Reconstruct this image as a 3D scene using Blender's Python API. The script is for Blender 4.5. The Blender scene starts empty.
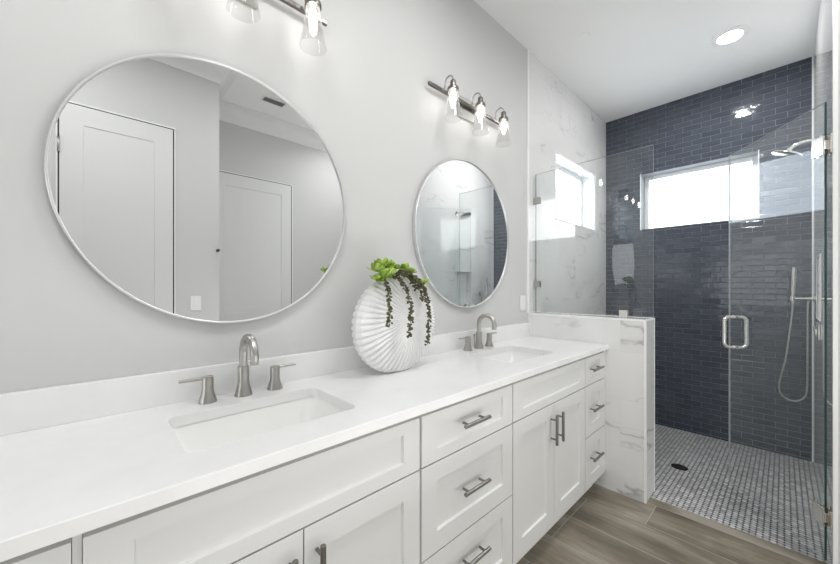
import bpy, bmesh, math, random
from mathutils import Vector, Matrix
from mathutils.geometry import tessellate_polygon
random.seed(7)
PI = math.pi
S = bpy.context.scene
COL = S.collection

# ------------------------------------------------------------------ camera
cam_d = bpy.data.cameras.new('camera')
cam = bpy.data.objects.new('camera', cam_d); COL.objects.link(cam)
cam.location = (0.0, -1.3714, 1.3215)
cam.rotation_euler = (PI / 2, 0, 0.8119 - PI / 2)
cam_d.sensor_width = 36.0
cam_d.lens = 344.97 / 840 * 36.0
cam_d.shift_y = 5.72 / 840
cam_d.clip_start = 0.02
S.camera = cam

# ------------------------------------------------------------------ light, exposure
S.view_settings.view_transform = 'Standard'
S.view_settings.look = 'None'
S.view_settings.gamma = 1.0
S.view_settings.use_curve_mapping = False
S.view_settings.exposure = -0.05
W = bpy.data.worlds.new('sky'); S.world = W; W.use_nodes = True
W.node_tree.nodes['Background'].inputs[0].default_value = (0.75, 0.85, 1.0, 1)
W.node_tree.nodes['Background'].inputs[1].default_value = 1.0
WINDOW_FAR = 2.7
WINDOW_SIDE = 3.7
BULB = 18.0
CAN = 330.0

def area_light(name, loc, size, power, size_y=None, rot=(0, 0, 0), color=(1, 1, 1)):
    l = bpy.data.lights.new(name, 'AREA'); l.energy = power; l.color = color
    if size_y: l.shape = 'RECTANGLE'; l.size = size; l.size_y = size_y
    else: l.shape = 'DISK'; l.size = size
    o = bpy.data.objects.new(name, l); COL.objects.link(o)
    o.location = loc; o.rotation_euler = rot
    return o
area_light('left_fill', (-4.85, -0.95, 1.55), 1.80, 42, 2.8, (0, -PI / 2, 0), (0.95, 0.98, 1.0))  # added fill at the far left, no opening is modelled there
area_light('upward_fill', (1.0, -1.38, 0.62), 1.6, 6.2, 0.7, (PI, 0, 0))  # added unseen fill aimed up to brighten the ceiling
area_light('ceiling_fill', (-0.1, -0.98, 3.08), 0.4, 11)  # added ceiling fills, all unseen and without fixtures
area_light('ceiling_fill', (1.2, -0.92, 3.08), 0.4, 11)
area_light('ceiling_fill', (2.2, -1.95, 3.10), 0.3, 10, None, (0, math.radians(-15), 0))
area_light('ceiling_fill', (-0.7, -1.2, 3.10), 0.5, 8)
area_light('low_fill', (-0.3, -1.84, 0.50), 1.9, 6.0, 0.8, (PI / 2, 0, 0))  # added low fill for the cabinet fronts, below the mirror's view
area_light('low_fill', (1.65, -2.50, 0.50), 1.5, 9.0, 0.8, (PI / 2, 0, 0))  # matching added fill in the alcove

S.cycles.max_bounces = 14
S.cycles.diffuse_bounces = 6
S.cycles.glossy_bounces = 8
S.cycles.transparent_max_bounces = 24
S.cycles.transmission_bounces = 8
S.cycles.sample_clamp_indirect = 4.0
S.cycles.use_denoising = True
S.cycles.caustics_reflective = False

# ------------------------------------------------------------------ materials
def mat(name, col=(0.8, 0.8, 0.8), rough=0.5, metal=0.0, spec=0.5, emit=None, estr=0.0, coat=0.0):
    m = bpy.data.materials.new(name); m.use_nodes = True
    p = m.node_tree.nodes['Principled BSDF']
    p.inputs['Base Color'].default_value = (*col, 1)
    p.inputs['Roughness'].default_value = rough
    p.inputs['Metallic'].default_value = metal
    p.inputs['Specular IOR Level'].default_value = spec
    p.inputs['Coat Weight'].default_value = coat
    if emit:
        p.inputs['Emission Color'].default_value = (*emit, 1)
        p.inputs['Emission Strength'].default_value = estr
    return m
def nn(m, t, **kw):
    n = m.node_tree.nodes.new(t)
    for k, v in kw.items(): setattr(n, k, v)
    return n
def L(m, a, b): m.node_tree.links.new(a, b)
def ramp(m, fac, stops):
    r = nn(m, 'ShaderNodeValToRGB'); e = r.color_ramp.elements
    e[0].position, e[0].color = stops[0][0], (*stops[0][1], 1)
    e[1].position, e[1].color = stops[-1][0], (*stops[-1][1], 1)
    for p, c in stops[1:-1]:
        x = e.new(p); x.color = (*c, 1)
    L(m, fac, r.inputs[0]); return r
def noise(m, vec, scale, detail=4, rough=0.55, dist=0.0):
    n = nn(m, 'ShaderNodeTexNoise')
    n.inputs['Scale'].default_value = scale; n.inputs['Detail'].default_value = detail
    n.inputs['Roughness'].default_value = rough; n.inputs['Distortion'].default_value = dist
    if vec is not None: L(m, vec, n.inputs['Vector'])
    return n
def math_n(m, op, a, b=None):
    n = nn(m, 'ShaderNodeMath', operation=op)
    for i, x in enumerate((a, b)):
        if x is None: continue
        if isinstance(x, (int, float)): n.inputs[i].default_value = x
        else: L(m, x, n.inputs[i])
    return n.outputs[0]
def bump(m, h, strength, dist=0.01):
    b = nn(m, 'ShaderNodeBump'); b.inputs['Strength'].default_value = strength; b.inputs['Distance'].default_value = dist
    L(m, h, b.inputs['Height']); return b.outputs[0]
def P(m): return m.node_tree.nodes['Principled BSDF']

def paint(name, col, rough=0.55, bscale=260, bstr=0.06):
    m = mat(name, col, rough, spec=0.35)
    t = nn(m, 'ShaderNodeTexCoord')
    L(m, bump(m, noise(m, t.outputs['Object'], bscale, 3).outputs[0], bstr, 0.002), P(m).inputs['Normal'])
    return m
M = {}
M['wall'] = paint('wall paint', (0.61, 0.61, 0.605), 0.5)
M['ceiling'] = paint('ceiling paint', (0.90, 0.90, 0.89), 0.8)
M['trim'] = paint('trim paint', (0.82, 0.82, 0.81), 0.35, 40, 0.01)
M['door'] = paint('door paint', (0.70, 0.70, 0.695), 0.4, 40, 0.01)
M['cabinet'] = paint('cabinet lacquer', (0.76, 0.76, 0.745), 0.38, 60, 0.015)
M['edge'] = mat('white edge trim', (0.9, 0.9, 0.89), 0.3)
M['vinyl'] = mat('white vinyl', (0.86, 0.86, 0.86), 0.35)
M['ceramic'] = mat('ceramic', (0.90, 0.90, 0.89), 0.08, coat=0.3)
M['plastic'] = mat('white plastic', (0.84, 0.84, 0.83), 0.35)
M['grille'] = mat('grey grille', (0.22, 0.22, 0.22), 0.5)
M['nickel'] = mat('brushed nickel', (0.47, 0.455, 0.43), 0.34, 1.0)
M['pull'] = mat('dark satin nickel', (0.27, 0.26, 0.245), 0.3, 1.0)
M['satin'] = mat('satin nickel', (0.62, 0.60, 0.57), 0.24, 1.0)
M['steel'] = mat('satin steel', (0.50, 0.49, 0.47), 0.30, 1.0)
M['chrome'] = mat('polished nickel', (0.80, 0.78, 0.74), 0.16, 1.0)
M['dark'] = mat('dark nickel', (0.22, 0.205, 0.19), 0.35, 1.0)
M['drain'] = mat('dark drain metal', (0.07, 0.07, 0.065), 0.4, 0.8)
M['frame'] = mat('silver mirror frame', (0.80, 0.80, 0.80), 0.32, 0.85)
M['mirror'] = mat('mirror silver', (0.86, 0.87, 0.87), 0.0, 1.0)
M['stone'] = mat('white quartz', (0.86, 0.86, 0.85), 0.16)
M['pleat'] = paint('matte white pleats', (0.86, 0.86, 0.855), 0.6, 90, 0.03)
M['gap_shade'] = mat('black rubber', (0.02, 0.02, 0.02), 0.6)  # painted shade for the gaps round the room doors
M['glassedge'] = mat('green glass edge', (0.03, 0.085, 0.075), 0.12)
M['glassedge_pale'] = mat('pale polished glass edge', (0.50, 0.56, 0.56), 0.15)
M['bulb'] = mat('lit bulb', (1, 1, 1), 0.3, emit=(1.0, 0.95, 0.88), estr=BULB)
M['lens'] = mat('lit lens', (1, 1, 1), 0.4, emit=(1.0, 0.98, 0.95), estr=CAN)
M['pane_far'] = mat('frosted pane', (0.9, 0.9, 0.9), 0.25, emit=(0.97, 0.985, 1.0), estr=WINDOW_FAR)
M['pane_side'] = mat('frosted pane bluish', (0.9, 0.9, 0.9), 0.25, emit=(0.76, 0.88, 1.0), estr=WINDOW_SIDE)

# quartz: the faintest mottling
t_ = nn(M['stone'], 'ShaderNodeTexCoord')
r_ = ramp(M['stone'], noise(M['stone'], t_.outputs['Object'], 9, 6).outputs[0], [(0.3, (0.83, 0.83, 0.825)), (0.7, (0.87, 0.87, 0.865))])
L(M['stone'], r_.outputs[0], P(M['stone']).inputs['Base Color'])

def clear_glass(name, tint=(0.97, 0.99, 0.985), ior=1.5, rough=0.0):
    m = bpy.data.materials.new(name); m.use_nodes = True
    nt = m.node_tree; nt.nodes.clear()
    out = nn(m, 'ShaderNodeOutputMaterial'); mix = nn(m, 'ShaderNodeMixShader')
    fr = nn(m, 'ShaderNodeFresnel'); fr.inputs[0].default_value = ior
    # the pane is a slab: light leaving through its far face sees the same ratio, not the inverse
    geo = nn(m, 'ShaderNodeNewGeometry')
    inv = math_n(m, 'ADD', math_n(m, 'MULTIPLY', geo.outputs['Backfacing'], 1.0 / ior - ior), ior)
    L(m, math_n(m, 'MAXIMUM', ior, inv), fr.inputs[0])
    tr = nn(m, 'ShaderNodeBsdfTransparent'); tr.inputs[0].default_value = (*tint, 1)
    gl = nn(m, 'ShaderNodeBsdfGlossy'); gl.inputs[0].default_value = (1, 1, 1, 1); gl.inputs[1].default_value = rough
    # facing-based Schlick reflectance
    lw = nn(m, 'ShaderNodeLayerWeight'); lw.inputs[0].default_value = 0.5
    f5 = math_n(m, 'POWER', lw.outputs['Facing'], 5.0)
    fac = math_n(m, 'ADD', math_n(m, 'MULTIPLY', f5, 0.96), 0.04)
    L(m, fac, mix.inputs[0]); L(m, tr.outputs[0], mix.inputs[1]); L(m, gl.outputs[0], mix.inputs[2])
    L(m, mix.outputs[0], out.inputs[0])
    nt.nodes.remove(fr); 
    return m
M['glass'] = clear_glass('clear shower glass', (0.98, 0.992, 0.988))
M['shade'] = clear_glass('clear shade glass', (0.95, 0.95, 0.95))
def hazy(m, amount):
    out = next(n for n in m.node_tree.nodes if n.type == 'OUTPUT_MATERIAL'); src = out.inputs[0].links[0].from_socket
    mx = nn(m, 'ShaderNodeMixShader'); tl = nn(m, 'ShaderNodeBsdfTranslucent'); tl.inputs[0].default_value = (.95, .95, .95, 1)
    mx.inputs[0].default_value = amount; L(m, src, mx.inputs[1]); L(m, tl.outputs[0], mx.inputs[2]); L(m, mx.outputs[0], out.inputs[0])
hazy(M['shade'], 0.055)

def marble():
    m = mat('veined white marble tile', rough=0.025, spec=0.75)
    uv = nn(m, 'ShaderNodeUVMap'); uv.uv_map = 'UVMap'
    br = nn(m, 'ShaderNodeTexBrick'); br.offset = 0.5
    br.inputs['Color1'].default_value = (0, 0, 0, 1); br.inputs['Color2'].default_value = (1, 1, 1, 1)
    br.inputs['Mortar'].default_value = (0.5, 0.5, 0.5, 1)
    for k, v in (('Scale', 1.0), ('Mortar Size', 0.0012), ('Mortar Smooth', 0.1), ('Bias', 0.0), ('Brick Width', 0.61), ('Row Height', 0.305)):
        br.inputs[k].default_value = v
    L(m, uv.outputs[0], br.inputs['Vector'])
    off = nn(m, 'ShaderNodeVectorMath', operation='MULTIPLY_ADD')
    L(m, br.outputs['Color'], off.inputs[0]); off.inputs[1].default_value = (9.0, 5.0, 3.0)
    L(m, uv.outputs[0], off.inputs[2])
    v = off.outputs[0]
    rot = nn(m, 'ShaderNodeMapping'); rot.inputs['Rotation'].default_value = (0, 0, math.radians(38)); rot.inputs['Scale'].default_value = (0.55, 1.5, 1); L(m, v, rot.inputs[0])
    warp = noise(m, v, 2.2, 4, 0.55)
    wv = nn(m, 'ShaderNodeVectorMath', operation='MULTIPLY_ADD')
    L(m, warp.outputs['Color'], wv.inputs[0]); wv.inputs[1].default_value = (0.30, 0.30, 0.30); L(m, rot.outputs[0], wv.inputs[2])
    def vein(scale, width, detail):
        n = noise(m, wv.outputs[0], scale, detail, 0.45)
        d = math_n(m, 'ABSOLUTE', math_n(m, 'SUBTRACT', n.outputs[0], 0.5))
        return math_n(m, 'SUBTRACT', 1.0, math_n(m, 'MINIMUM', math_n(m, 'DIVIDE', d, width), 1.0))
    mask = ramp(m, noise(m, v, 2.1, 3).outputs[0], [(0.44, (0, 0, 0)), (0.62, (1, 1, 1))]).outputs[0]
    v1 = math_n(m, 'MULTIPLY', vein(1.1, 0.010, 5), mask)
    v2 = math_n(m, 'MULTIPLY', math_n(m, 'MULTIPLY', vein(2.3, 0.009, 5), mask), 0.45)
    soft = math_n(m, 'MULTIPLY', math_n(m, 'MULTIPLY', vein(1.1, 0.07, 5), mask), 0.16)
    tot = math_n(m, 'MINIMUM', math_n(m, 'ADD', math_n(m, 'ADD', v1, v2), soft), 1.0)
    mx = nn(m, 'ShaderNodeMix', data_type='RGBA')
    L(m, math_n(m, 'MULTIPLY', tot, 0.72), mx.inputs['Factor'])
    mx.inputs['A'].default_value = (0.80, 0.80, 0.795, 1); mx.inputs['B'].default_value = (0.33, 0.33, 0.34, 1)
    mo = nn(m, 'ShaderNodeMix', data_type='RGBA')
    L(m, br.outputs['Fac'], mo.inputs['Factor']); L(m, mx.outputs['Result'], mo.inputs['A']); mo.inputs['B'].default_value = (0.72, 0.72, 0.71, 1)
    L(m, mo.outputs['Result'], P(m).inputs['Base Color'])
    return m
M['marble'] = marble()

def planks():
    m = mat('grey brown wood look plank tile', rough=0.33)
    uv = nn(m, 'ShaderNodeUVMap'); uv.uv_map = 'UVMap'
    br = nn(m, 'ShaderNodeTexBrick'); br.offset = 0.2625; br.offset_frequency = 3
    br.inputs['Color1'].default_value = (0, 0, 0, 1); br.inputs['Color2'].default_value = (1, 1, 1, 1)
    for k, v in (('Scale', 1.0), ('Mortar Size', 0.0018), ('Mortar Smooth', 0.1), ('Bias', 0.0), ('Brick Width', 1.2), ('Row Height', 0.2375)):
        br.inputs[k].default_value = v
    L(m, uv.outputs[0], br.inputs['Vector'])
    off = nn(m, 'ShaderNodeVectorMath', operation='MULTIPLY_ADD')
    L(m, br.outputs['Color'], off.inputs[0]); off.inputs[1].default_value = (7, 11, 5); L(m, uv.outputs[0], off.inputs[2])
    def stretched(sx, sy, scale, detail):
        mp = nn(m, 'ShaderNodeMapping'); mp.inputs['Scale'].default_value = (sx, sy, 1); L(m, off.outputs[0], mp.inputs[0])
        return noise(m, mp.outputs[0], scale, detail, 0.6, 0.4)
    a = stretched(1.1, 4.2, 1.5, 4); b = stretched(2.5, 30, 1.6, 4)
    fac = math_n(m, 'ADD', math_n(m, 'MULTIPLY', a.outputs[0], 0.82), math_n(m, 'MULTIPLY', b.outputs[0], 0.18))
    c = ramp(m, fac, [(0.36, (0.13, 0.112, 0.083)), (0.5, (0.225, 0.196, 0.152)), (0.64, (0.36, 0.325, 0.27))])
    mo = nn(m, 'ShaderNodeMix', data_type='RGBA')
    L(m, br.outputs['Fac'], mo.inputs['Factor']); L(m, c.outputs[0], mo.inputs['A']); mo.inputs['B'].default_value = (0.42, 0.40, 0.36, 1)
    L(m, mo.outputs['Result'], P(m).inputs['Base Color'])
    return m
M['planks'] = planks()

def navy():
    m = mat('glazed navy slate tile', (0.03, 0.04, 0.062), 0.09)
    t = nn(m, 'ShaderNodeTexCoord'); g = nn(m, 'ShaderNodeNewGeometry')
    c = ramp(m, g.outputs['Random Per Island'], [(0.0, (0.047, 0.056, 0.078)), (1.0, (0.066, 0.076, 0.100))])
    L(m, c.outputs[0], P(m).inputs['Base Color'])
    L(m, bump(m, noise(m, t.outputs['Object'], 16, 2).outputs[0], 0.22, 0.01), P(m).inputs['Normal'])
    return m
M['navy'] = navy()
M['grout'] = mat('grey blue grout', (0.27, 0.29, 0.32), 0.8)
def mosaic_mat():
    m = mat('pale marble mosaic', (0.5, 0.5, 0.5), 0.3)
    g = nn(m, 'ShaderNodeNewGeometry')
    c = ramp(m, g.outputs['Random Per Island'], [(0.0, (0.40, 0.40, 0.40)), (0.5, (0.52, 0.52, 0.52)), (1.0, (0.66, 0.66, 0.66))])
    L(m, c.outputs[0], P(m).inputs['Base Color']); return m
M['mosaic'] = mosaic_mat()
M['mosaic_dot'] = mat('grey mosaic dot', (0.07, 0.072, 0.08), 0.3)
M['mosaic_grout'] = mat('mosaic grout', (0.22, 0.22, 0.22), 0.8)
def leafmat(name, a, b, c, scale):
    m = mat(name, b, 0.45)
    t = nn(m, 'ShaderNodeTexCoord')
    r = ramp(m, noise(m, t.outputs['Object'], scale, 2).outputs[0], [(0.32, a), (0.5, b), (0.68, c)])
    L(m, r.outputs[0], P(m).inputs['Base Color']); return m
M['leaf'] = leafmat('bright green succulent leaf', (0.18, 0.33, 0.03), (0.38, 0.55, 0.09), (0.58, 0.70, 0.24), 40)
M['bead'] = leafmat('olive brown bead leaf', (0.028, 0.030, 0.010), (0.075, 0.070, 0.026), (0.17, 0.165, 0.065), 90)

# ------------------------------------------------------------------ mesh helpers
class MB:
    def __init__(s): s.b = bmesh.new(); s.mi = 0
    def faces(s, vs, fs, smooth=False, mi=None):
        v = [s.b.verts.new(p) for p in vs]
        for f in fs:
            try:
                q = s.b.faces.new([v[i] for i in f]); q.smooth = smooth; q.material_index = s.mi if mi is None else mi
            except ValueError: pass
        return v
    def box(s, x0, x1, y0, y1, z0, z1, bev=0.0, mi=None):
        t = bmesh.new()
        bmesh.ops.create_cube(t, size=1.0)
        for v in t.verts:
            v.co = Vector(((x0 + x1) / 2 + v.co.x * (x1 - x0), (y0 + y1) / 2 + v.co.y * (y1 - y0), (z0 + z1) / 2 + v.co.z * (z1 - z0)))
        if bev: bmesh.ops.bevel(t, geom=list(t.edges), offset=bev, segments=2, affect='EDGES', profile=0.5)
        s.absorb(t, mi=mi); return s
    def absorb(s, t, mtx=None, smooth=False, mi=None):
        t.verts.index_update()
        vs = [(mtx @ v.co) if mtx else v.co.copy() for v in t.verts]
        s.faces(vs, [[v.index for v in f.verts] for f in t.faces], smooth, mi); t.free()
    def tube(s, pts, r, n=12, caps=True, smooth=True, mi=None):
        pts = [Vector(p) for p in pts]; m = len(pts)
        rs = r if isinstance(r, (list, tuple)) else [r] * m
        rings = []; up = None
        for i, p in enumerate(pts):
            d = (pts[min(i + 1, m - 1)] - pts[max(i - 1, 0)]).normalized()
            if up is None:
                up = Vector((0, 0, 1)) if abs(d.z) < 0.9 else Vector((1, 0, 0))
            a = (up - d * up.dot(d)).normalized(); up = a; b = d.cross(a)
            rings.append([p + (a * math.cos(2 * PI * k / n) + b * math.sin(2 * PI * k / n)) * rs[i] for k in range(n)])
        s.loft(rings, caps, smooth, mi); return s
    def loft(s, rings, caps=True, smooth=True, mi=None, close=False):
        n = len(rings[0]); vs = [p for r in rings for p in r]; fs = []
        m = len(rings)
        for i in range(m if close else m - 1):
            for k in range(n):
                j = (i + 1) % m
                fs.append((i * n + k, i * n + (k + 1) % n, j * n + (k + 1) % n, j * n + k))
        v = s.faces(vs, fs, smooth, mi)
        if caps and not close:
            for ring in (v[:n][::-1], v[-n:]):
                f = s.b.faces.new(ring); f.material_index = s.mi if mi is None else mi
        return s
    def lathe(s, prof, c=(0, 0, 0), n=32, axis='Z', smooth=True, caps=True, mi=None):
        rings = []
        for r, h in prof:
            ring = []
            for k in range(n):
                a = 2 * PI * k / n; x, y = r * math.cos(a), r * math.sin(a)
                p = {'Z': (x, y, h), 'Y': (x, -h, y), 'X': (h, x, y)}[axis]
                ring.append(Vector(p) + Vector(c))
            rings.append(ring)
        s.loft(rings, caps, smooth, mi); return s
    def build(s, name, m, parent=None, sharp=None, uv=False, flat_uv=None):
        bmesh.ops.recalc_face_normals(s.b, faces=list(s.b.faces))
        me = bpy.data.meshes.new(name)
        if uv:
            lay = s.b.loops.layers.uv.new('UVMap')
            for f in s.b.faces:
                nx, ny, nz = (abs(c) for c in f.normal)
                for l in f.loops:
                    x, y, z = l.vert.co
                    if flat_uv: l[lay].uv = flat_uv(x, y, z)
                    elif ny >= nx and ny >= nz: l[lay].uv = (x, z)
                    elif nx >= nz: l[lay].uv = (y + 5.53, z)
                    else: l[lay].uv = (x, y)
        s.b.to_mesh(me); s.b.free()
        for q in (m if isinstance(m, (list, tuple)) else [m]): me.materials.append(q)
        if sharp is not None:
            me.set_sharp_from_angle(angle=math.radians(sharp))
        o = bpy.data.objects.new(name, me); COL.objects.link(o)
        if parent: o.parent = parent
        return o
def tag(o, label=None, cat=None, group=None, kind=None):
    for k, v in (('label', label), ('category', cat), ('group', group), ('kind', kind)):
        if v: o[k] = v
    return o
def empty(name, loc=(0, 0, 0), rz=0.0, label=None, cat=None, group=None):
    o = bpy.data.objects.new(name, None); COL.objects.link(o); o.empty_display_size = 0.05
    o.location = loc; o.rotation_euler = (0, 0, rz)
    return tag(o, label, cat, group)
def copy_tree(o, parent=None):
    c = o.copy(); COL.objects.link(c)
    if parent: c.parent = parent
    for ch in list(o.children): copy_tree(ch, c)
    return c
def structure(o): return tag(o, kind='structure')

# ------------------------------------------------------------------ the room
CEIL = 3.17
XF, YR, YB, YA, XL = 4.17, -1.532, -1.90, -2.60, -5.0
XH0, XH1, YH, ZH = 2.455, 2.662, -0.791, 1.123      # half wall
W1 = dict(a=-1.218, b=-0.341, z0=1.93, z1=2.505)    # far window, along y
W2 = dict(a=2.94, b=3.847, z0=1.93, z1=2.505)       # side window, along x
NI = dict(a=3.36, b=3.67, z0=1.115, z1=1.53)        # niche

b = MB(); b.box(XL, 2.555, YA, 0, -0.1, 0)
structure(b.build('floor', M['planks'], uv=True, flat_uv=lambda x, y, z: (y + 5.325, x + 4.885)))
b = MB(); b.box(XL - 0.1, XF + 0.1, YA - 0.1, 0.1, CEIL, CEIL + 0.1)
structure(b.build('ceiling', M['ceiling']))
def holed(b, axis, c0, c1, u0, u1, z0, z1, h):
    """slab between c0 and c1 on 'axis', spanning u0..u1 and z0..z1, with the opening h"""
    def bx(a, bb, p, q):
        if axis == 'x': b.box(c0, c1, a, bb, p, q)
        else: b.box(a, bb, c0, c1, p, q)
    bx(u0, h['a'], z0, z1); bx(h['b'], u1, z0, z1)
    bx(h['a'], h['b'], z0, h['z0']); bx(h['a'], h['b'], h['z1'], z1)
b = MB(); b.box(XL, XH0, 0, 0.12, 0, CEIL); structure(b.build('wall_vanity', M['wall']))
b = MB(); holed(b, 'y', 0, 0.20, XH0, XF + 0.20, -0.12, CEIL, W2); structure(b.build('wall_side', M['marble'], uv=True))
b = MB(); b.box(XL - 0.1, XL, YA, 0.1, 0, CEIL); structure(b.build('wall_left', M['wall']))
b = MB(); b.box(XL, 0.765, YB - 0.1, YB, 0, CEIL); b.box(0.665, 0.765, YA, YB - 0.1, 0, CEIL); structure(b.build('wall_back', M['wall']))
b = MB(); b.box(0.665, 2.5, YA - 0.1, YA, 0, CEIL); structure(b.build('wall_alcove', M['wall']))
b = MB(); b.box(2.5, 2.6, YA - 0.1, YR - 0.12, 0, CEIL); structure(b.build('wall_return', M['wall']))
b = MB(); holed(b, 'y', YR - 0.12, YR, 2.5, XF + 0.12, -0.12, CEIL, NI)
b.box(NI['a'], NI['b'], YR - 0.12, YR - 0.09, NI['z0'], NI['z1'])
structure(b.build('wall_right', M['marble'], uv=True))
b = MB(); b.box(2.488, 2.4995, YR - 0.30, YR - 0.012, 0, CEIL); structure(b.build('wall_end', M['wall']))

# far wall: grout slab with every glazed tile as relief on it
b = MB(); holed(b, 'x', XF + 0.003, XF + 0.20, YR, 0, -0.12, CEIL, W1)
tw, th, g = 0.1370, 0.0460, 0.0029
rows = int((CEIL + 0.12) / (th + g)) + 1
for r in range(rows):
    z0 = -0.10 + r * (th + g); z1 = min(z0 + th, CEIL)
    if z1 - z0 < 0.006: continue
    y = YR - (0.5 * (tw + g) if r % 2 else 0.0)
    while y < 0:
        a, c = max(y, YR + 0.001), min(y + tw, -0.001)
        y += tw + g
        if c - a < 0.008: continue
        rects = [(a, c, z0, z1)]
        if z1 > W1['z0'] and z0 < W1['z1'] and c > W1['a'] and a < W1['b']:
            rects = []
            if a < W1['a']: rects.append((a, W1['a'], z0, z1))
            if c > W1['b']: rects.append((W1['b'], c, z0, z1))
            if z0 < W1['z0']: rects.append((max(a, W1['a']), min(c, W1['b']), z0, W1['z0']))
            if z1 > W1['z1']: rects.append((max(a, W1['a']), min(c, W1['b']), W1['z1'], z1))
        tx, tz = random.gauss(0, 0.010), random.gauss(0, 0.012)
        for (p, q, s0, s1) in rects:
            if q - p < 0.006 or s1 - s0 < 0.006: continue
            yc, zc, e = (p + q) / 2, (s0 + s1) / 2, 0.0025
            def pt(yy, zz, d): return (XF + 0.003 - d + (yy - yc) * tx * (d > 0) + (zz - zc) * tz * (d > 0), yy, zz)
            vs = [pt(p, s0, 0), pt(q, s0, 0), pt(q, s1, 0), pt(p, s1, 0)]
            vs += [pt(p + e * .3, s0 + e * .3, 0.0022), pt(q - e * .3, s0 + e * .3, 0.0022), pt(q - e * .3, s1 - e * .3, 0.0022), pt(p + e * .3, s1 - e * .3, 0.0022)]
            vs += [pt(p + e, s0 + e, 0.003), pt(q - e, s0 + e, 0.003), pt(q - e, s1 - e, 0.003), pt(p + e, s1 - e, 0.003)]
            fs = [(8, 9, 10, 11)]
            for o_ in (0, 4):
                fs += [(o_ + k, o_ + (k + 1) % 4, o_ + 4 + (k + 1) % 4, o_ + 4 + k) for k in range(4)]
            b.faces(vs, fs, mi=1)
structure(b.build('wall_far', [M['grout'], M['navy']]))

# shower floor, sloping to the far wall: octagon and dot mosaic
def zs(x): return -0.002 - 0.068 * (x - 2.555) / (XF - 2.555)
b = MB()
x0, x1, y0, y1 = 2.555, XF, YR, 0.0
b.faces([(x0, y0, -.1), (x1, y0, -.16), (x1, y1, -.16), (x0, y1, -.1), (x0, y0, zs(x0)), (x1, y0, zs(x1)), (x1, y1, zs(x1)), (x0, y1, zs(x0))],
        [(0, 3, 2, 1), (4, 5, 6, 7), (0, 1, 5, 4), (1, 2, 6, 5), (2, 3, 7, 6), (3, 0, 4, 7)], mi=0)
p = 0.0262; d = 0.0068; gg = 0.0012
nx, ny = int((x1 - x0) / p), int((y1 - y0) / p)
px, py = (x1 - x0) / nx, (y1 - y0) / ny
h = 0.0012
for i in range(nx):
    for j in range(ny):
        xa, xb, ya, yb = x0 + i * px + gg, x0 + (i + 1) * px - gg, y0 + j * py + gg, y0 + (j + 1) * py - gg
        o8 = [(xa + d, ya), (xb - d, ya), (xb, ya + d), (xb, yb - d), (xb - d, yb), (xa + d, yb), (xa, yb - d), (xa, ya + d)]
        b.faces([(u, v, zs(u) + h) for u, v in o8], [tuple(range(8))], mi=1)
        if i and j:
            cx, cy, q = x0 + i * px, y0 + j * py, d - 0.0008
            b.faces([(u, v, zs(u) + h) for u, v in ((cx - q, cy), (cx, cy - q), (cx + q, cy), (cx, cy + q))], [(0, 1, 2, 3)], mi=2)
structure(b.build('floor_shower', [M['mosaic_grout'], M['mosaic'], M['mosaic_dot']]))

# half wall carrying the fixed glass, with white edge strips
b = MB(); b.box(XH0, XH1, YH, 0, 0, ZH); structure(b.build('wall_half', M['marble'], uv=True))
def strip(name, *boxes):
    q = MB()
    for bx in boxes: q.box(*bx, bev=0.0015)
    return structure(q.build(name, M['edge']))
e = 0.010
strip('trim_1', (XH0 - .002, XH0 + e, YH - .002, YH + e, 0, ZH + .002), (XH1 - e, XH1 + .002, YH - .002, YH + e, -0.01, ZH + .002),
      (XH0 - .002, XH0 + e, YH + e, 0, ZH - e, ZH + .002), (XH1 - e, XH1 + .002, YH + e, 0, ZH - e, ZH + .002), (XH0 + e, XH1 - e, YH - .002, YH + e, ZH - e, ZH + .002))
strip('trim_2', (XH0 - .012, XH0 + .004, -.012, 0.002, ZH + .003, CEIL))
strip('trim_3', (2.487, 2.512, YR - .012, YR + .004, 0.001, CEIL - .001))
w = 0.008
def frame_strips(name, axis, c0, c1, hh, top=True):
    bx = []
    a, bb, z0, z1 = hh['a'], hh['b'], hh['z0'], hh['z1']
    for (p0, p1, q0, q1) in ((a - w, a, z0 - w, z1 + w), (bb, bb + w, z0 - w, z1 + w), (a, bb, z0 - w, z0), (a, bb, z1, z1 + w))[:4 if top else 2]:
        bx.append((c0, c1, p0, p1, q0, q1) if axis == 'x' else (p0, p1, c0, c1, q0, q1))
    return strip(name, *bx)
strip('trim_8', (XF - .006, XF + .002, YR + .0005, YR + .006, -.068, CEIL - .001))
frame_strips('trim_4', 'x', XF - .004, XF + .006, W1, False)
frame_strips('trim_5', 'y', -.003, .006, W2)
frame_strips('trim_6', 'y', YR - .004, YR + .004, NI)

# windows: white lined reveal, vinyl frame, frosted pane
def window(name, axis, c, hh, pane):
    a, bb, z0, z1 = hh['a'], hh['b'], hh['z0'], hh['z1']
    def bx(q, u0, u1, c0, c1, p0, p1, **k):
        if axis == 'x': q.box(c + c0, c + c1, u0, u1, p0, p1, **k)
        else: q.box(u0, u1, c + c0, c + c1, p0, p1, **k)
    f = MB(); fw = 0.042; fb = 0.024
    for (u0, u1, p0, p1) in ((a, a + fw, z0, z1), (bb - fw, bb, z0, z1), (a + fw, bb - fw, z0, z0 + fb), (a + fw, bb - fw, z1 - fw, z1)):
        bx(f, u0, u1, 0.130, 0.190, p0, p1, bev=0.004)
    wn = structure(f.build(name, M['vinyl']))
    q = MB(); bx(q, a + fw + .0005, bb - fw - .0005, 0.150, 0.158, z0 + fb + .0005, z1 - fw - .0005)
    q.build('pane', pane, wn)
    return wn
window('window_1', 'x', XF, W1, M['pane_far'])
window('window_2', 'y', 0.0, W2, M['pane_side'])

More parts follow.
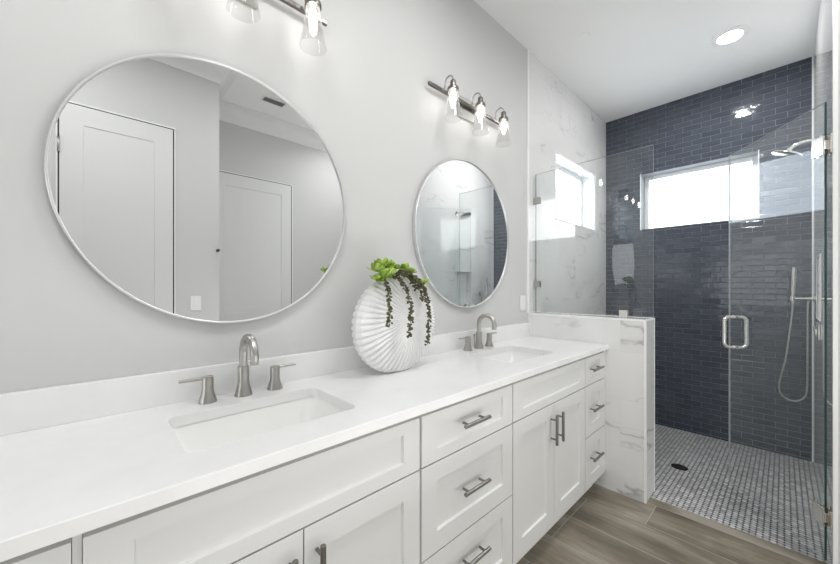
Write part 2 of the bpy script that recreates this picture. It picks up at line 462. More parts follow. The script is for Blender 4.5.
# cove moulding round the back of the room
def crown(name, path):
    prof = [(0, 0)]
    R = 0.13
    prof = [(0.0, -R - .02), (0.012, -R - .02), (0.014, -R)] + [(0.014 + (R - .01) * (1 - math.cos(a)), -R + (R - .012) * math.sin(a)) for a in [PI / 2 * k / 10 for k in range(11)]] + [(R + .006, -.012), (R + .016, -.012), (R + .016, 0), (0, 0)]
    pts = [Vector(p) for p in path]; n = len(pts); rings = []
    for i, pnt in enumerate(pts):
        def nrm(v): return Vector((-v.y, v.x)).normalized()
        ns = []
        if i: ns.append(nrm(pts[i] - pts[i - 1]))
        if i < n - 1: ns.append(nrm(pts[i + 1] - pts[i]))
        m_ = sum(ns, Vector((0, 0))) ; m_ = m_ / (m_.length ** 2) * (2 if len(ns) == 2 else 1) if len(ns) == 2 else ns[0]
        rings.append([Vector((pnt.x + m_.x * o_, pnt.y + m_.y * o_, CEIL + z)) for o_, z in prof])
    q = MB(); q.loft(rings, True, False)
    o = q.build(name, M['trim'], sharp=30); return structure(o)
crown('trim_7', [(XL, YB), (0.765, YB), (0.765, YA), (2.5, YA), (2.5, YR - .02)])

# flat shaker doors in the back wall and the alcove
def shaker_mesh(q, x0, x1, z0, z1, yf, t, stile, panels, dep=0.009, s=-1):
    """front at yf facing -y (s=-1) or +y (s=+1); panels: list of recessed (px0, px1, pz0, pz1)"""
    yb = yf - s * t
    xs = sorted({x0, x1, *[v for p_ in panels for v in p_[:2]]}); zz = sorted({z0, z1, *[v for p_ in panels for v in p_[2:]]})
    for i in range(len(xs) - 1):
        for j in range(len(zz) - 1):
            r = (xs[i], xs[i + 1], zz[j], zz[j + 1])
            if any(p_[0] <= r[0] and r[1] <= p_[1] and p_[2] <= r[2] and r[3] <= p_[3] for p_ in panels): continue
            q.faces([(r[0], yf, r[2]), (r[1], yf, r[2]), (r[1], yf, r[3]), (r[0], yf, r[3])], [(0, 1, 2, 3)])
    c = 0.003
    for (a, bb, p0, p1) in panels:
        yd = yf - s * dep
        vs = [(a, yf, p0), (bb, yf, p0), (bb, yf, p1), (a, yf, p1), (a + c, yd, p0 + c), (bb - c, yd, p0 + c), (bb - c, yd, p1 - c), (a + c, yd, p1 - c)]
        q.faces(vs, [(4, 5, 6, 7)] + [(k, (k + 1) % 4, 4 + (k + 1) % 4, 4 + k) for k in range(4)])
    vs = [(x0, yf, z0), (x1, yf, z0), (x1, yf, z1), (x0, yf, z1), (x0, yb, z0), (x1, yb, z0), (x1, yb, z1), (x0, yb, z1)]
    q.faces(vs, [(4, 5, 6, 7)] + [(k, (k + 1) % 4, 4 + (k + 1) % 4, 4 + k) for k in range(4)])
    bmesh.ops.remove_doubles(q.b, verts=list(q.b.verts), dist=1e-6)
def room_door(name, x0, x1, z1, yw, st, hx):
    # lining whose gap shade is painted as dark strips, then the leaf standing a little proud of the wall
    q = MB()
    for bx in ((x0 - .016, x0 - .008, 0, z1 + .016), (x1 + .008, x1 + .016, 0, z1 + .016), (x0 - .008, x1 + .008, z1 + .0065, z1 + .016)):
        q.box(bx[0], bx[1], yw, yw + .010, bx[2], bx[3])
    fr = structure(q.build(name, M['trim']))
    q = MB(); shaker_mesh(q, x0, x1, 0.012, z1, yw + .008, .0075, st, [(x0 + st, x1 - st, 0.25, 0.93), (x0 + st, x1 - st, 1.055, z1 - .125)], dep=.005, s=1)
    q.build('door_leaf', M['door'], fr)
    q = MB()
    for x in (x0 - .0075, x1 + .0005): q.box(x, x + .007, yw, yw + .007, 0.012, z1)
    q.box(x0, x1, yw, yw + .007, z1 + .0003, z1 + .006)
    q.build('gap_shade_strips', M['gap_shade'], fr)
    for z in (z1 - .28, z1 / 2, 0.25):
        hg = MB(); hg.tube([(hx, yw + .013, z - .05), (hx, yw + .013, z + .05)], .0065, 10); hg.build('hinge', M['nickel'], fr)
    return fr
room_door('door_1', -0.158, 0.447, 2.535, YB, 0.112, -0.162)
dr2 = room_door('door_2', 0.865, 1.668, 2.50, YA, 0.112, 0.860)
for (fr_name, x, yw, sgn) in (('door_1', 0.385, YB, -1), ('door_2', 1.605, YA, -1)):
    q = MB(); q.lathe([(.026, 0), (.026, .008), (.010, .010), (.010, .045)], (x, yw + .008, 0.98), 20, 'Y')
    bpy_o = q
    for v in q.b.verts: v.co.y = 2 * (yw + .008) - v.co.y
    q.tube([(x, yw + .050, .98), (x - .11, yw + .050, .98)], .008, 10)
    q.build('door_handle', M['nickel'], bpy.data.objects[fr_name])

# ------------------------------------------------------------------ vanity cabinets
CF = -0.566; ZT = 0.905; TK = 0.115
def pull(parent, name, cx, cz, vertical=False, ln=0.148):
    q = MB(); h_ = ln / 2; yb = CF - .032
    if vertical:
        q.tube([(cx, yb, cz - h_), (cx, yb, cz + h_)], .0072, 12)
        for s in (-1, 1): q.tube([(cx, CF, cz + s * .048), (cx, yb, cz + s * .048)], .0048, 10)
    else:
        q.tube([(cx - h_, yb, cz), (cx + h_, yb, cz)], .0072, 12)
        for s in (-1, 1): q.tube([(cx + s * .048, CF, cz), (cx + s * .048, yb, cz)], .0048, 10)
    return q.build(name, M['pull'], parent, sharp=40)
def front(parent, name, x0, x1, z0, z1, st, rl_b, rl_t):
    q = MB(); shaker_mesh(q, x0, x1, z0, z1, CF, .020, st, [(x0 + st, x1 - st, z0 + rl_b, z1 - rl_t)])
    return q.build(name, M['cabinet'], parent)
def carcass(x0, x1, label, drawers=True):
    t = empty('vanity_cabinet', ((x0 + x1) / 2, -0.3, 0), 0, label, 'cabinet', 'white bathroom vanity cabinets')
    t.location = (0, 0, 0)
    q = MB()
    q.box(x0 + .0005, x1 - .0005, CF + .0205, -.012, TK, TK + .018); q.box(x0 + .0005, x0 + .018, CF + .0205, -.012, TK + .018, .918)
    q.box(x1 - .018, x1 - .0005, CF + .0205, -.012, TK + .018, .918); q.box(x0 + .018, x1 - .018, -.024, -.012, TK + .018, .918)
    q.box(x0 + .018, x1 - .018, CF + .0205, CF + .04, .88, .918)
    if drawers: q.box(x0 + .018, x1 - .018, CF + .0205, CF + .03, .125, .88)
    else: q.box(x0 + .018, x1 - .018, CF + .0205, CF + .03, .125, .88)
    q.build('body', M['cabinet'], t)
    q = MB(); q.box(x0 + .0005, x1 - .0005, CF + .075, CF + .09, 0, TK); q.build('toe_kick', M['cabinet'], t)
    return t
G = .002
def drawer_bank(x0, x1, st, label, rows, pull_x):
    t = carcass(x0, x1, label)
    for (z0, z1, small, pz) in rows:
        dws = front(t, 'drawer', x0 + G, x1 - G, z0, z1, st, *( (.04, .036) if small else (.068, .062)))
        pull(dws, 'pull', pull_x, pz)
    return t
def sink_base(x0, x1, split, st, label, hz=.614):
    t = carcass(x0, x1, label, False)
    front(t, 'false_front', x0 + G, x1 - G, .738, ZT - .002, st, .040, .036)
    a = front(t, 'door', x0 + G, split - G, .118, .733, st, .082, .070); pull(a, 'handle', split - .035, hz, True)
    c = front(t, 'door', split + G, x1 - G, .118, .733, st, .082, .070); pull(c, 'handle', split + .035, hz, True)
    return t
R3 = [(.738, ZT - .002, True, .829), (.432, .733, False, .588), (.118, .427, False, .326)]
drawer_bank(-0.57, -0.024, .07, 'white drawer cabinet cut off at the bottom left corner', R3, -0.30)
sink_base(-0.014, 0.764, 0.373, .066, 'white cabinet with false front below the nearer sink', .618)
drawer_bank(0.770, 1.314, .071, 'white cabinet of three wide drawers between the two sinks', R3, 1.029)
sink_base(1.318, 2.104, 1.705, .074, 'white two-door cabinet below the farther sink')
R3b = [(.738, ZT - .002, True, .829), (.429, .733, False, .588), (.118, .424, False, .292)]
drawer_bank(2.106, 2.424, .080, 'narrow white three-drawer cabinet against the marble half wall', R3b, 2.235)
q = MB(); q.box(2.426, 2.4535, CF + .004, CF + .03, TK, .918); tag(q.build('filler_strip', M['cabinet']), 'slim white filler strip between narrow drawers and half wall', 'filler strip')
q = MB(); q.box(-0.0250, -0.0130, CF + .010, CF + .03, TK, .918); tag(q.build('filler_strip', M['cabinet']), 'thin recessed filler strip beside the cabinet at bottom left', 'filler strip')

# ------------------------------------------------------------------ countertop, backsplash, sinks
CT, CB = .949, .919
SINKS = [(0.377, 0.449), (1.727, 0.449)]
SY0, SY1 = -.458, -.163
def rrect(x0, x1, y0, y1, r, n=6):
    pts = []
    for cx, cy, a0 in ((x1 - r, y1 - r, 0), (x0 + r, y1 - r, 90), (x0 + r, y0 + r, 180), (x1 - r, y0 + r, 270)):
        for k in range(n + 1):
            a = math.radians(a0 + 90 * k / n); pts.append((cx + r * math.cos(a), cy + r * math.sin(a)))
    return pts
outer = [(-0.6, -.581), (XH0 - .0015, -.581), (XH0 - .0015, -.001), (-0.6, -.001)]
holes = [rrect(c - w_ / 2, c + w_ / 2, SY0, SY1, .028) for c, w_ in SINKS]
b = MB(); loops = [outer] + holes
flat = [p_ for lp in loops for p_ in lp]
def inset(lp, dlt):  # simple inset of the outer rectangle for a small eased edge
    return [(lp[0][0] + dlt, lp[0][1] + dlt), (lp[1][0], lp[1][1] + dlt), (lp[2][0], lp[2][1]), (lp[3][0] + dlt, lp[3][1])]
ztop = [inset(outer, .002)] + holes
flat_t = [p_ for lp in ztop for p_ in lp]
tris = tessellate_polygon([[Vector((x, y, 0)) for x, y in lp] for lp in ztop])
b.faces([(x, y, CT) for x, y in flat_t], tris)
tris = tessellate_polygon([[Vector((x, y, 0)) for x, y in lp] for lp in loops])
b.faces([(x, y, CB) for x, y in flat], tris)
b.faces([(x, y, CB) for x, y in outer] + [(x, y, CT - .002) for x, y in outer] + [(x, y, CT) for x, y in ztop[0]],
        [(k, (k + 1) % 4, 4 + (k + 1) % 4, 4 + k) for k in range(4)] + [(4 + k, 4 + (k + 1) % 4, 8 + (k + 1) % 4, 8 + k) for k in range(4)])
for hl in holes:
    n = len(hl)
    b.faces([(x, y, CB) for x, y in hl] + [(x, y, CT) for x, y in hl], [(k, (k + 1) % n, n + (k + 1) % n, n + k) for k in range(n)])
bmesh.ops.remove_doubles(b.b, verts=list(b.b.verts), dist=1e-6)
tag(b.build('countertop', M['stone']), 'long white quartz countertop running along the mirror wall', 'countertop')
b = MB(); b.box(-0.6, XH0 - .0015, -.020, -.0005, CT + .0003, CT + .1035, bev=.0012)
tag(b.build('backsplash', M['stone']), 'low white stone backsplash strip behind both faucets', 'backsplash')

def sink(cx, w_, label):
    t = empty('sink', (cx, (SY0 + SY1) / 2, CB), 0, label, 'sink', 'undermount sinks')
    hx, hy = w_ / 2, (SY1 - SY0) / 2
    def ring(dx, dy, z, r): return [Vector((x, y, z)) for x, y in rrect(-hx + dx, hx - dx, -hy + dy, hy - dy, r)]
    q = MB()
    rings = [ring(-.02, -.02, -.0008, .04), ring(-.003, -.003, -.0008, .03), ring(-.002, -.002, -.006, .03), ring(.018, .005, -.05, .03), ring(.045, .012, -.108, .03),
             ring(.056, .022, -.128, .03), ring(.08, .05, -.138, .04), ring(.15, .11, -.142, .03)]
    out = [ring(.15, .11, -.152, .03), ring(.03, .02, -.142, .05), ring(.0, -.004, -.10, .04), ring(-.014, -.014, -.02, .04), ring(-.02, -.02, -.012, .04)]
    q.loft(rings + out, False, True, close=True)
    n = len(rings[0])
    q.faces(rings[-1], [tuple(range(n))], True); q.faces(out[0], [tuple(range(n))[::-1]], True)
    bmesh.ops.remove_doubles(q.b, verts=list(q.b.verts), dist=1e-6)
    q.build('basin', M['ceramic'], t, sharp=50)
    q = MB(); q.lathe([(.0, .0), (.021, .0), (.023, -.002), (.023, -.006), (.0, -.006)], (0, 0.02, -.1365), 24); q.build('drain', M['steel'], t, sharp=40)
    return t
sink(*SINKS[0], 'white rectangular sink in the foreground, below the left round mirror')
sink(*SINKS[1], 'white rectangular sink beside the vase, near the marble half wall')

# ------------------------------------------------------------------ faucets
def faucet(cx, label):
    t = empty('faucet', (cx, -.078, CT), 0, label, 'faucet', 'widespread nickel faucets')
    q = MB()
    q.lathe([(.0, 0), (.0285, 0), (.0285, .004), (.027, .008), (.0235, .022), (.0195, .038), (.0178, .052), (.0178, .098), (.0165, .101), (.0135, .1015)], n=28)
    pts = [(0, 0, .100), (0, 0, .130), (0, 0, .148)]
    R = .057
    for k in range(1, 17):
        a = PI - (PI + .10) * k / 16
        pts.append((0, -R - R * math.cos(a), .148 + R * math.sin(a)))
    e_ = pts[-1]; pts.append((0, e_[1] + .003, e_[2] - .018))
    q.tube(pts, .0132, 18)
    sp = q.build('spout', M['nickel'], t, sharp=35)
    q = MB(); q.tube([(0, .034, 0), (0, .034, .07)], .003, 8); q.lathe([(.0, .068), (.0055, .070), (.0065, .076), (.0055, .084), (0, .086)], (0, .034, 0), 12)
    q.build('lift_rod', M['nickel'], t, sharp=35)
    for s in (-1, 1):
        q = MB(); c = (s * .108, 0, 0)
        q.lathe([(.0, 0), (.0265, 0), (.0265, .005), (.0225, .018), (.0185, .030), (.0168, .042), (.0168, .080), (.0155, .083), (0, .083)], c, 24)
        hd = q.build('handle', M['nickel'], t, sharp=35)
        q = MB(); q.tube([(s * .100, 0, .079), (s * .145, 0, .079), (s * .186, 0, .079)], [.0060, .0052, .0048], 12); q.build('lever', M['nickel'], hd, sharp=35)
    return t
faucet(0.380, 'brushed nickel faucet with two levers at the foreground sink')
faucet(1.727, 'brushed nickel faucet at the farther sink, right of the pleated vase')

# ------------------------------------------------------------------ mirrors
def mirror(cx, cz, label):
    t = empty('mirror', (cx, 0, cz), 0, label, 'mirror', 'round wall mirrors')
    R = .457
    q = MB()
    prof = [(R, .0005), (R, .022), (R - .0015, .0235), (R - .005, .0235), (R - .0062, .0225), (R - .0062, .0005)]
    n = 128; rings = [[Vector((r * math.cos(2 * PI * k / n), -h_, r * math.sin(2 * PI * k / n))) for k in range(n)] for r, h_ in prof]
    q.loft(rings, False, True, close=True); q.build('frame', M['frame'], t, sharp=40)
    q = MB(); q.lathe([(R - .006, .004), (R - .006, .016)], n=128, axis='Y', smooth=False)
    q.build('mirror_glass', M['mirror'], t)
    return t
MZ = 0.332 + 1.3215
mirror(0.3634, MZ, 'round mirror above the foreground sink, reflecting two white doors')
mirror(1.7014, MZ, 'round mirror above the farther sink, reflecting the shower')

# ------------------------------------------------------------------ vanity lights
def vanity_light(cx, label):
    t = empty('vanity_light', (cx, 0, 2.435), 0, label, 'wall light', 'three-shade vanity lights')
    q = MB(); q.box(-.078, .078, -.014, -.0005, -.065, .062, bev=.003); q.build('backplate', M['chrome'], t)
    q = MB(); q.box(-.355, .355, -.036, -.020, .004, .022, bev=.002)
    for x in (-.05, .05): q.box(x - .006, x + .006, -.021, -.013, .006, .020)
    q.build('bar', M['dark'], t)
    for k in (-1, 0, 1):
        x = k * .25; Y = -.115
        q = MB(); pts = [(x, -.034, .012), (x, -.050, .014), (x, -.055, .024), (x, -.055, .038)]
        R = (.115 - .055) / 2
        for i in range(1, 15):
            a = PI - PI * i / 14; pts.append((x, -.055 - R - R * math.cos(a) , .038 + R * math.sin(a)))
        pts.append((x, Y, .03)); q.tube(pts, .0045, 10)
        ar = q.build('arm', M['nickel'], t, sharp=35)
        q = MB(); q.lathe([(0, .034), (.010, .034), (.014, .030), (.0165, .026), (.0165, -.006), (.030, -.008), (.0315, -.011), (.0315, -.024), (.029, -.026), (.014, -.026), (0, -.026)], (x, Y, 0), 28)
        q.build('socket', M['dark'], ar, sharp=35)
        q = MB()
        z0 = -.016
        prof = [(.026, z0), (.0275, z0 - .02), (.034, z0 - .07), (.0425, z0 - .12), (.0505, z0 - .160), (.0515, z0 - .165)]
        inn = [(r - .002, z) for r, z in reversed(prof)]
        q.loft([[Vector((x + r * math.cos(2 * PI * j / 40), Y + r * math.sin(2 * PI * j / 40), z)) for j in range(40)] for r, z in prof + inn], False, True, close=True)
        q.build('shade', M['shade'], t, sharp=50)
        q = MB(); q.lathe([(0, -.030), (.006, -.031), (.010, -.038), (.014, -.050), (.0155, -.062), (.0145, -.080), (.010, -.094), (.005, -.101), (0, -.102)], (x, Y, 0), 20)
        q.build('bulb', M['bulb'], t)
    return t
vanity_light(0.370, 'three-shade wall light above the foreground mirror, cut by the top edge')
vanity_light(1.693, 'complete three-shade wall light above the farther round mirror')

# ------------------------------------------------------------------ vase and trailing plant
VX, VY, VZ = 0.990, -.172, CT
def vase():
    N, PER, RS = 62, 8, 18
    fx, fz = .065, .235                 # where the pleats meet
    cx, cz, rx, rz = 0.0, .208, .222, .214
    q = MB(); n = N * PER
    def outline(a):
        # distance from the meeting point to the oval outline, in direction a
        dx, dz = math.cos(a), math.sin(a)
        ox, oz = (fx - cx) / rx, (fz - cz) / rz
        A = (dx / rx) ** 2 + (dz / rz) ** 2; B = 2 * (ox * dx / rx + oz * dz / rz); C_ = ox * ox + oz * oz - 1
        return (-B + math.sqrt(B * B - 4 * A * C_)) / (2 * A)
    def surf(side):
        rings = []
        for i in range(RS + 1):
            s = (i / RS) ** 0.85; ring = []
            for k in range(n):
                a = 2 * PI * k / n
                w_ = 1 - 2 * (1 - abs(((k / PER) % 1.0) * 2 - 1)) ** 2.2   # broad folds, sharp grooves
                R = outline(a) * (1 + .007 * w_ * s)
                x, z = fx + R * s * math.cos(a), fz + R * s * math.sin(a)
                e2 = min(1.0, ((x - cx) / rx) ** 2 + ((z - cz) / rz) ** 2)
                th_ = .020 + .034 * (1 - e2 ** 1.6) ** 0.7
                th_ += .0070 * w_ * min(1, s * 1.5) * (0.55 + .45 * s)
                if i == RS: th_ = .012 + .004 * w_
                z = max(z, 0.0) if z < 0.012 else z
                ring.append(Vector((x, side * th_, z)))
            rings.append(ring)
        return rings
    fr, bk = surf(-1), surf(1)
    q.loft(fr + bk[::-1], True, False)
    o = q.build('vase', M['pleat'])
    o.location = (VX, VY, VZ + .0005); o.rotation_euler = (0, 0, 0)
    return tag(o, 'round white vase with radiating pleats standing on the countertop', 'vase')
vase()
def ell(q, c, r, d, mi=None):
    t = bmesh.new(); bmesh.ops.create_icosphere(t, subdivisions=1, radius=1.0)
    m_ = Matrix.Translation(c) @ Vector(d).to_track_quat('Z', 'Y').to_matrix().to_4x4() @ Matrix.Diagonal((r[0], r[1], r[2], 1))
    q.absorb(t, m_, True, mi)
pl = empty('trailing_succulent', (VX, VY, VZ + .41), 0, 'bright green succulent with dark trailing strands spilling from the pleated vase', 'plant')
def rel(p_): return Vector(p_) - Vector((VX, VY, VZ + .41))
def rosette(c, n, ln, tilt, seed):
    rnd = random.Random(seed); q = MB(); c = rel(c)
    for k in range(n):
        f = k / n; a = k * 2.39996 + rnd.uniform(-.2, .2)
        el = math.radians(75 - 72 * f + rnd.uniform(-10, 10))
        d = Vector((math.cos(a) * math.cos(el), math.sin(a) * math.cos(el), math.sin(el)))
        d = (Matrix.Rotation(tilt[0], 3, 'X') @ Matrix.Rotation(tilt[1], 3, 'Y')) @ d
        l_ = ln * (0.55 + .45 * f) * rnd.uniform(.85, 1.15); w_ = l_ * .36
        sd = d.cross(Vector((0, 0, 1))); sd = sd.normalized() if sd.length > .05 else Vector((1, 0, 0))
        up = sd.cross(d).normalized()
        rings = []
        for s, ww, cu in ((0, .35, 0), (.3, .85, -.02), (.62, 1.0, .0), (.88, .72, .06), (1, .12, .12)):
            o_ = c + d * (l_ * s) + up * (l_ * cu)
            rings.append([o_ + sd * (w_ * ww) , o_ + up * (w_ * .16 * ww), o_ - sd * (w_ * ww), o_ - up * (w_ * .2 * ww)])
        q.loft(rings, True, True)
    return q.build('leaf_rosette', M['leaf'], pl)
for i, (x, y, z, n, l_) in enumerate(((.850, -.22, 1.388, 24, .050), (.890, -.205, 1.405, 26, .056), (.935, -.20, 1.405, 24, .050), (.872, -.24, 1.362, 24, .048), (.905, -.245, 1.375, 20, .044), (.845, -.225, 1.352, 16, .040), (1.005, -.215, 1.396, 22, .050), (1.035, -.225, 1.388, 14, .036), (1.085, -.25, 1.338, 18, .040))):
    rosette((x, y, z), n, l_, (random.uniform(-.5, .3), random.uniform(-.3, .4)), 20 + i)
def strand(pts, label, dens=150, w_=.012, seed=1):
    rnd = random.Random(seed); q = MB(); P_ = [rel(p_) for p_ in pts]
    q.tube(P_, .0014, 6)
    for a, b_ in zip(P_, P_[1:]):
        ln = (b_ - a).length
        for k in range(max(1, int(ln * dens * 2.2))):
            c = a.lerp(b_, rnd.random()); an = rnd.uniform(0, 2 * PI)
            d = Vector((math.cos(an), math.sin(an) * .7, rnd.uniform(-.7, .2)))
            c = c + d * w_ * rnd.uniform(.25, .8)
            ell(q, c, (.0042, .0046, .0066), d)
    return q.build('trailing_strand', M['bead'], pl)
def path(a, mid, e_):
    A, B, C_ = Vector(a), Vector(mid), Vector(e_)
    return [A * (1 - t) ** 2 + B * 2 * t * (1 - t) + C_ * t * t for t in [i / 8 for i in range(9)]]
ST = [((.860, -.225, 1.365), (.868, -.30, 1.35), (.870, -.272, 1.165)), ((.930, -.22, 1.375), (.965, -.33, 1.34), (.974, -.280, 1.115)),
      ((1.055, -.225, 1.36), (1.10, -.30, 1.34), (1.085, -.275, 1.068))]
for i, s_ in enumerate(ST): strand(path(*s_), None, 210, .015, seed=40 + i)
strand(path((.99, -.22, 1.385), (1.05, -.31, 1.37), (1.055, -.280, 1.265)), None, 300, .022, 51)
strand(path((.93, -.23, 1.385), (.98, -.28, 1.42), (1.03, -.270, 1.320)), None, 420, .030, 52)
strand(path((.945, -.24, 1.375), (.97, -.29, 1.41), (1.01, -.275, 1.345)), None, 420, .028, 53)

# ------------------------------------------------------------------ fixed glass and its clips
def slab(q, x0, x1, y0, y1, z0, z1, big, pale=()):
    """box whose two big faces are slot 0 and whose edges are green glass, slot 1 (pale: slot 2)"""
    vs = [(x, y, z) for x in (x0, x1) for y in (y0, y1) for z in (z0, z1)]
    F = {'-x': (0, 1, 3, 2), '+x': (4, 6, 7, 5), '-y': (0, 4, 5, 1), '+y': (2, 3, 7, 6), '-z': (0, 2, 6, 4), '+z': (1, 5, 7, 3)}
    v = [q.b.verts.new(p_) for p_ in vs]
    for k, f in F.items():
        c = q.b.faces.new([v[i] for i in f]); c.material_index = 0 if k[1] == big else (2 if k in pale else 1)
GX = 2.560
pn = empty('glass_screen', (GX, -.41, ZH), 0, 'fixed clear glass panel standing on the marble half wall', 'glass panel')
q = MB(); slab(q, -.005, .005, -.397, .397, .003, 1.100, 'x', ('-y', '+z'))
q.build('glass', [M['glass'], M['glassedge'], M['glassedge_pale']], pn)
def clip(y0, y1, z0, z1):
    q = MB()
    for s in (-1, 1):
        xx = sorted((s * .0056, s * .016)); q.box(xx[0], xx[1], y0, y1, z0, z1, bev=.002)
    return q
for z in (.889, .228): clip(.360, .4095, z - .025, z + .025).build('clip', M['steel'], pn)
clip(-.255, -.205, .0005, .050).build('clip', M['chrome'], pn)

# ------------------------------------------------------------------ hinged glass door, ajar into the shower
TH = math.radians(34.2)
HX, HY = 2.550, -1.512
dr = empty('shower_door', (HX, HY, 0), TH, 'frameless clear glass shower door standing ajar', 'shower door')
q = MB(); slab(q, .004, .70, -.005, .005, .012, 2.213, 'y', ('+x', '+z', '-z'))
q.build('glass', [M['glass'], M['glassedge'], M['glassedge_pale']], dr)
for z in (2.005, .222):
    q = MB()
    for s in (-1, 1):
        yy = sorted((s * .0056, s * .014)); q.box(-.002, .062, yy[0], yy[1], z - .045, z + .045, bev=.002)
    q.box(-.010, .012, -.011, .011, z - .022, z + .022, bev=.002)
    hg = q.build('hinge', M['chrome'], dr)
    ci, si = math.cos(-TH), math.sin(-TH)                 # wall leaf, square to the wall
    q = MB()
    q.box(-.030, .030, YR - HY + .0005, YR - HY + .009, z - .045, z + .045, bev=.002)
    for v in q.b.verts:
        x, y = v.co.x, v.co.y; v.co.x, v.co.y = x * ci - y * si, x * si + y * ci
    q.build('wall_plate', M['chrome'], hg)
q = MB()
hz0, hz1 = .928, 1.128; hxx = .642
for s in (-1, 1):
    of = .062; r = .028; pts = [(hxx, s * .0056, hz0), (hxx, s * (of - r), hz0)]
    pts += [(hxx, s * (of - r + r * math.sin(a)), hz0 + r - r * math.cos(a)) for a in [PI / 2 * k / 6 for k in range(1, 7)]]
    pts += [(hxx, s * (of - r + r * math.cos(a)), hz1 - r + r * math.sin(a)) for a in [PI / 2 * k / 6 for k in range(0, 7)]]
    pts += [(hxx, s * .0056, hz1)]
    q.tube(pts, .0108, 14)
    for z in (hz0, hz1): q.lathe([(.0125, .0), (.0125, .006)], (hxx, s * .0056 + (.0 if s < 0 else .006), z), 16, 'Y')
q.build('pull_handle', M['chrome'], dr, sharp=35)

# ------------------------------------------------------------------ shower fittings
sh = empty('rain_shower', (3.36, YR, 2.265), 0, 'round rain shower head on an arm from the shower wall', 'shower head')
q = MB(); q.lathe([(.028, .0005), (.028, .006), (.012, .012)], n=20, axis='Y'); q.build('flange', M['chrome'], sh, sharp=35)
q = MB(); q.tube([(0, 0, 0), (0, .05, .008), (0, .085, .006), (0, .115, -.006), (0, .132, -.022)], .0095, 12)
for v in q.b.verts: pass
q.build('arm', M['chrome'], sh, sharp=35)
for o_ in sh.children:
    if o_.name.startswith('flange'): o_.rotation_euler = (0, 0, PI)
q = MB(); q.lathe([(.0, .034), (.013, .032), (.015, .020), (.030, .012), (.070, .006), (.0765, .001), (.0765, -.006), (.070, -.009), (0, -.009)], n=36)
hd = q.build('spray_head', M['chrome'], sh, sharp=35); hd.location = (0, .146, -.050); hd.rotation_euler = (math.radians(24), 0, 0)

hs = empty('hand_shower', (3.85, YR, 1.24), 0, 'slim hand shower with a looping metal hose', 'hand shower')
q = MB(); q.lathe([(.024, .0005), (.024, .008), (.011, .010), (.011, .055)], n=20, axis='Y')
for v in q.b.verts: v.co.y = -v.co.y
q.tube([(0, .05, 0), (0, .115, 0)], .0085, 12); q.lathe([(.016, -.018), (.016, .018)], (0, .115, 0), 16)
q.build('bracket', M['satin'], hs, sharp=35)
q = MB(); q.tube([(0, .115, -.03), (0, .115, .0), (0, .113, .06), (0, .106, .235)], [.009, .0115, .0135, .0155], 16)
q.build('wand', M['satin'], hs, sharp=35)
q = MB()
ctrl = [(0, .115, -.03), (.0, .118, -.12), (-.01, .150, -.45), (0, .185, -.66), (0, .170, -.745), (0, .115, -.775), (0, .060, -.745), (0, .042, -.66), (0, .040, -.40), (0, .038, -.06), (0, .030, -.02)]
def catmull(c, n=8):
    c = [Vector(v) for v in c]; c = [c[0]] + c + [c[-1]]; out = []
    for i in range(1, len(c) - 2):
        for k in range(n):
            t = k / n; a, b_, d_, e_ = c[i - 1], c[i], c[i + 1], c[i + 2]
            out.append(0.5 * ((2 * b_) + (d_ - a) * t + (2 * a - 5 * b_ + 4 * d_ - e_) * t * t + (3 * b_ - a - 3 * d_ + e_) * t ** 3))
    return out + [c[-2]]
q.tube(catmull(ctrl), .0062, 10); q.build('hose', M['steel'], hs)
for i, (x, lab) in enumerate(((3.42, 'square shower control plate under the niche, farther from the blue wall'), (3.62, 'square shower control plate under the niche, nearer the blue wall'))):
    t = empty('shower_valve', (x, YR, 1.035), 0, lab, 'shower valve', 'square shower valves')
    q = MB(); q.box(-.048, .048, .0005, .010, -.048, .048, bev=.002); q.build('plate', M['steel'], t)
    q = MB(); q.box(-.020, .020, .0105, .022, -.020, .020, bev=.002); q.build('handle', M['steel'], t)
q = MB(); q.lathe([(0, .0005), (.052, .0005), (.052, .004), (.046, .005), (0, .004)], n=32)
dn = tag(q.build('floor_drain', M['drain'], sharp=35), 'dark round drain in the mosaic shower floor', 'drain')
dn.location = (3.20, -.832, zs(3.20) + h); dn.rotation_euler = (0, math.atan(.068 / (XF - 2.555)), 0)

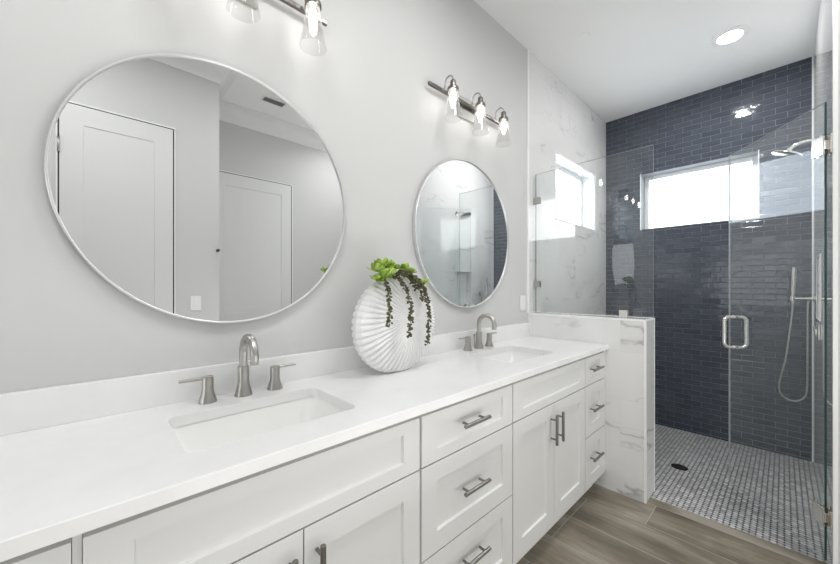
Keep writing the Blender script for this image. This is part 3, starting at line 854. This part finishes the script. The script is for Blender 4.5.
# ------------------------------------------------------------------ ceiling and wall fittings
rl = empty('recessed_light', (3.395, -1.10, CEIL), 0, 'round lit recessed light in the ceiling above the shower', 'ceiling light')
q = MB()
prof = [(.107, -.0005), (.108, -.008), (.104, -.011), (.072, -.011), (.070, -.009), (.069, -.0005)]
q.loft([[Vector((r * math.cos(2 * PI * k / 48), r * math.sin(2 * PI * k / 48), z)) for k in range(48)] for r, z in prof], False, True, close=True)
q.build('trim_ring', M['plastic'], rl, sharp=35)
q = MB(); q.lathe([(.0675, -.0008), (.0675, -.0025), (0, -.0030)], n=48); q.build('lens', M['lens'], rl)
cv = empty('ceiling_vent', (1.30, -2.135, CEIL), 0, 'small grey rectangular ceiling vent seen in the left mirror', 'vent')
q = MB()
for bx in ((-.11, .11, -.055, -.043), (-.11, .11, .043, .055), (-.11, -.098, -.043, .043), (.098, .11, -.043, .043)): q.box(*bx, -.012, -.0005, bev=.002)
q.build('frame', M['plastic'], cv)
q = MB(); q.box(-.098, .098, -.043, .043, -.003, -.0005)
for k in range(5): q.box(-.098, .098, -.040 + k * .018, -.032 + k * .018, -.010, -.004)
q.build('louvres', M['grille'], cv)
q = MB(); q.lathe([(0, -.006), (.038, -.005), (.042, -.0005)], n=32)
cp = tag(q.build('ceiling_cover_plate', M['ceiling'], sharp=35), 'small flat round white cover plate on the plain ceiling', 'cover plate'); cp.location = (2.62, -.36, CEIL)
def plate_thing(name, label, cat, loc, kind, face):
    t = empty(name, loc, 0, label, cat)
    q = MB(); s = face
    yy = sorted((s * .0005, s * .007)); q.box(-.0365, .0365, *yy, -.058, .058, bev=.002); q.build('cover', M['plastic'], t)
    yy = sorted((s * .0072, s * .011))
    if kind == 'switch':
        q = MB(); q.box(-.0165, .0165, *yy, -.033, .033, bev=.0015); q.build('rocker', M['plastic'], t)
    else:
        for z in (-.02, .02):
            q = MB(); q.box(-.0165, .0165, *yy, z - .015, z + .015, bev=.002); q.build('socket', M['plastic'], t)
    return t
plate_thing('light_switch', 'white rocker light switch beside the door, seen in the left mirror', 'switch', (.597, YB, 1.20), 'switch', 1)
plate_thing('wall_outlet', 'white outlet on the wall between round mirror and half wall', 'outlet', (2.375, 0, 1.205), 'outlet', -1)
q = MB(); q.lathe([(0, 0), (.012, .0), (.012, .006), (.006, .010), (.006, .022), (.011, .026), (.011, .034), (0, .036)], n=16, axis='Y')
for v in q.b.verts: v.co.y = -v.co.y
hk = tag(q.build('wall_hook', M['drain'], sharp=35), 'tiny dark wall hook at the wall corner, seen in the left mirror', 'hook'); hk.location = (.752, YB + .0005, 1.63)
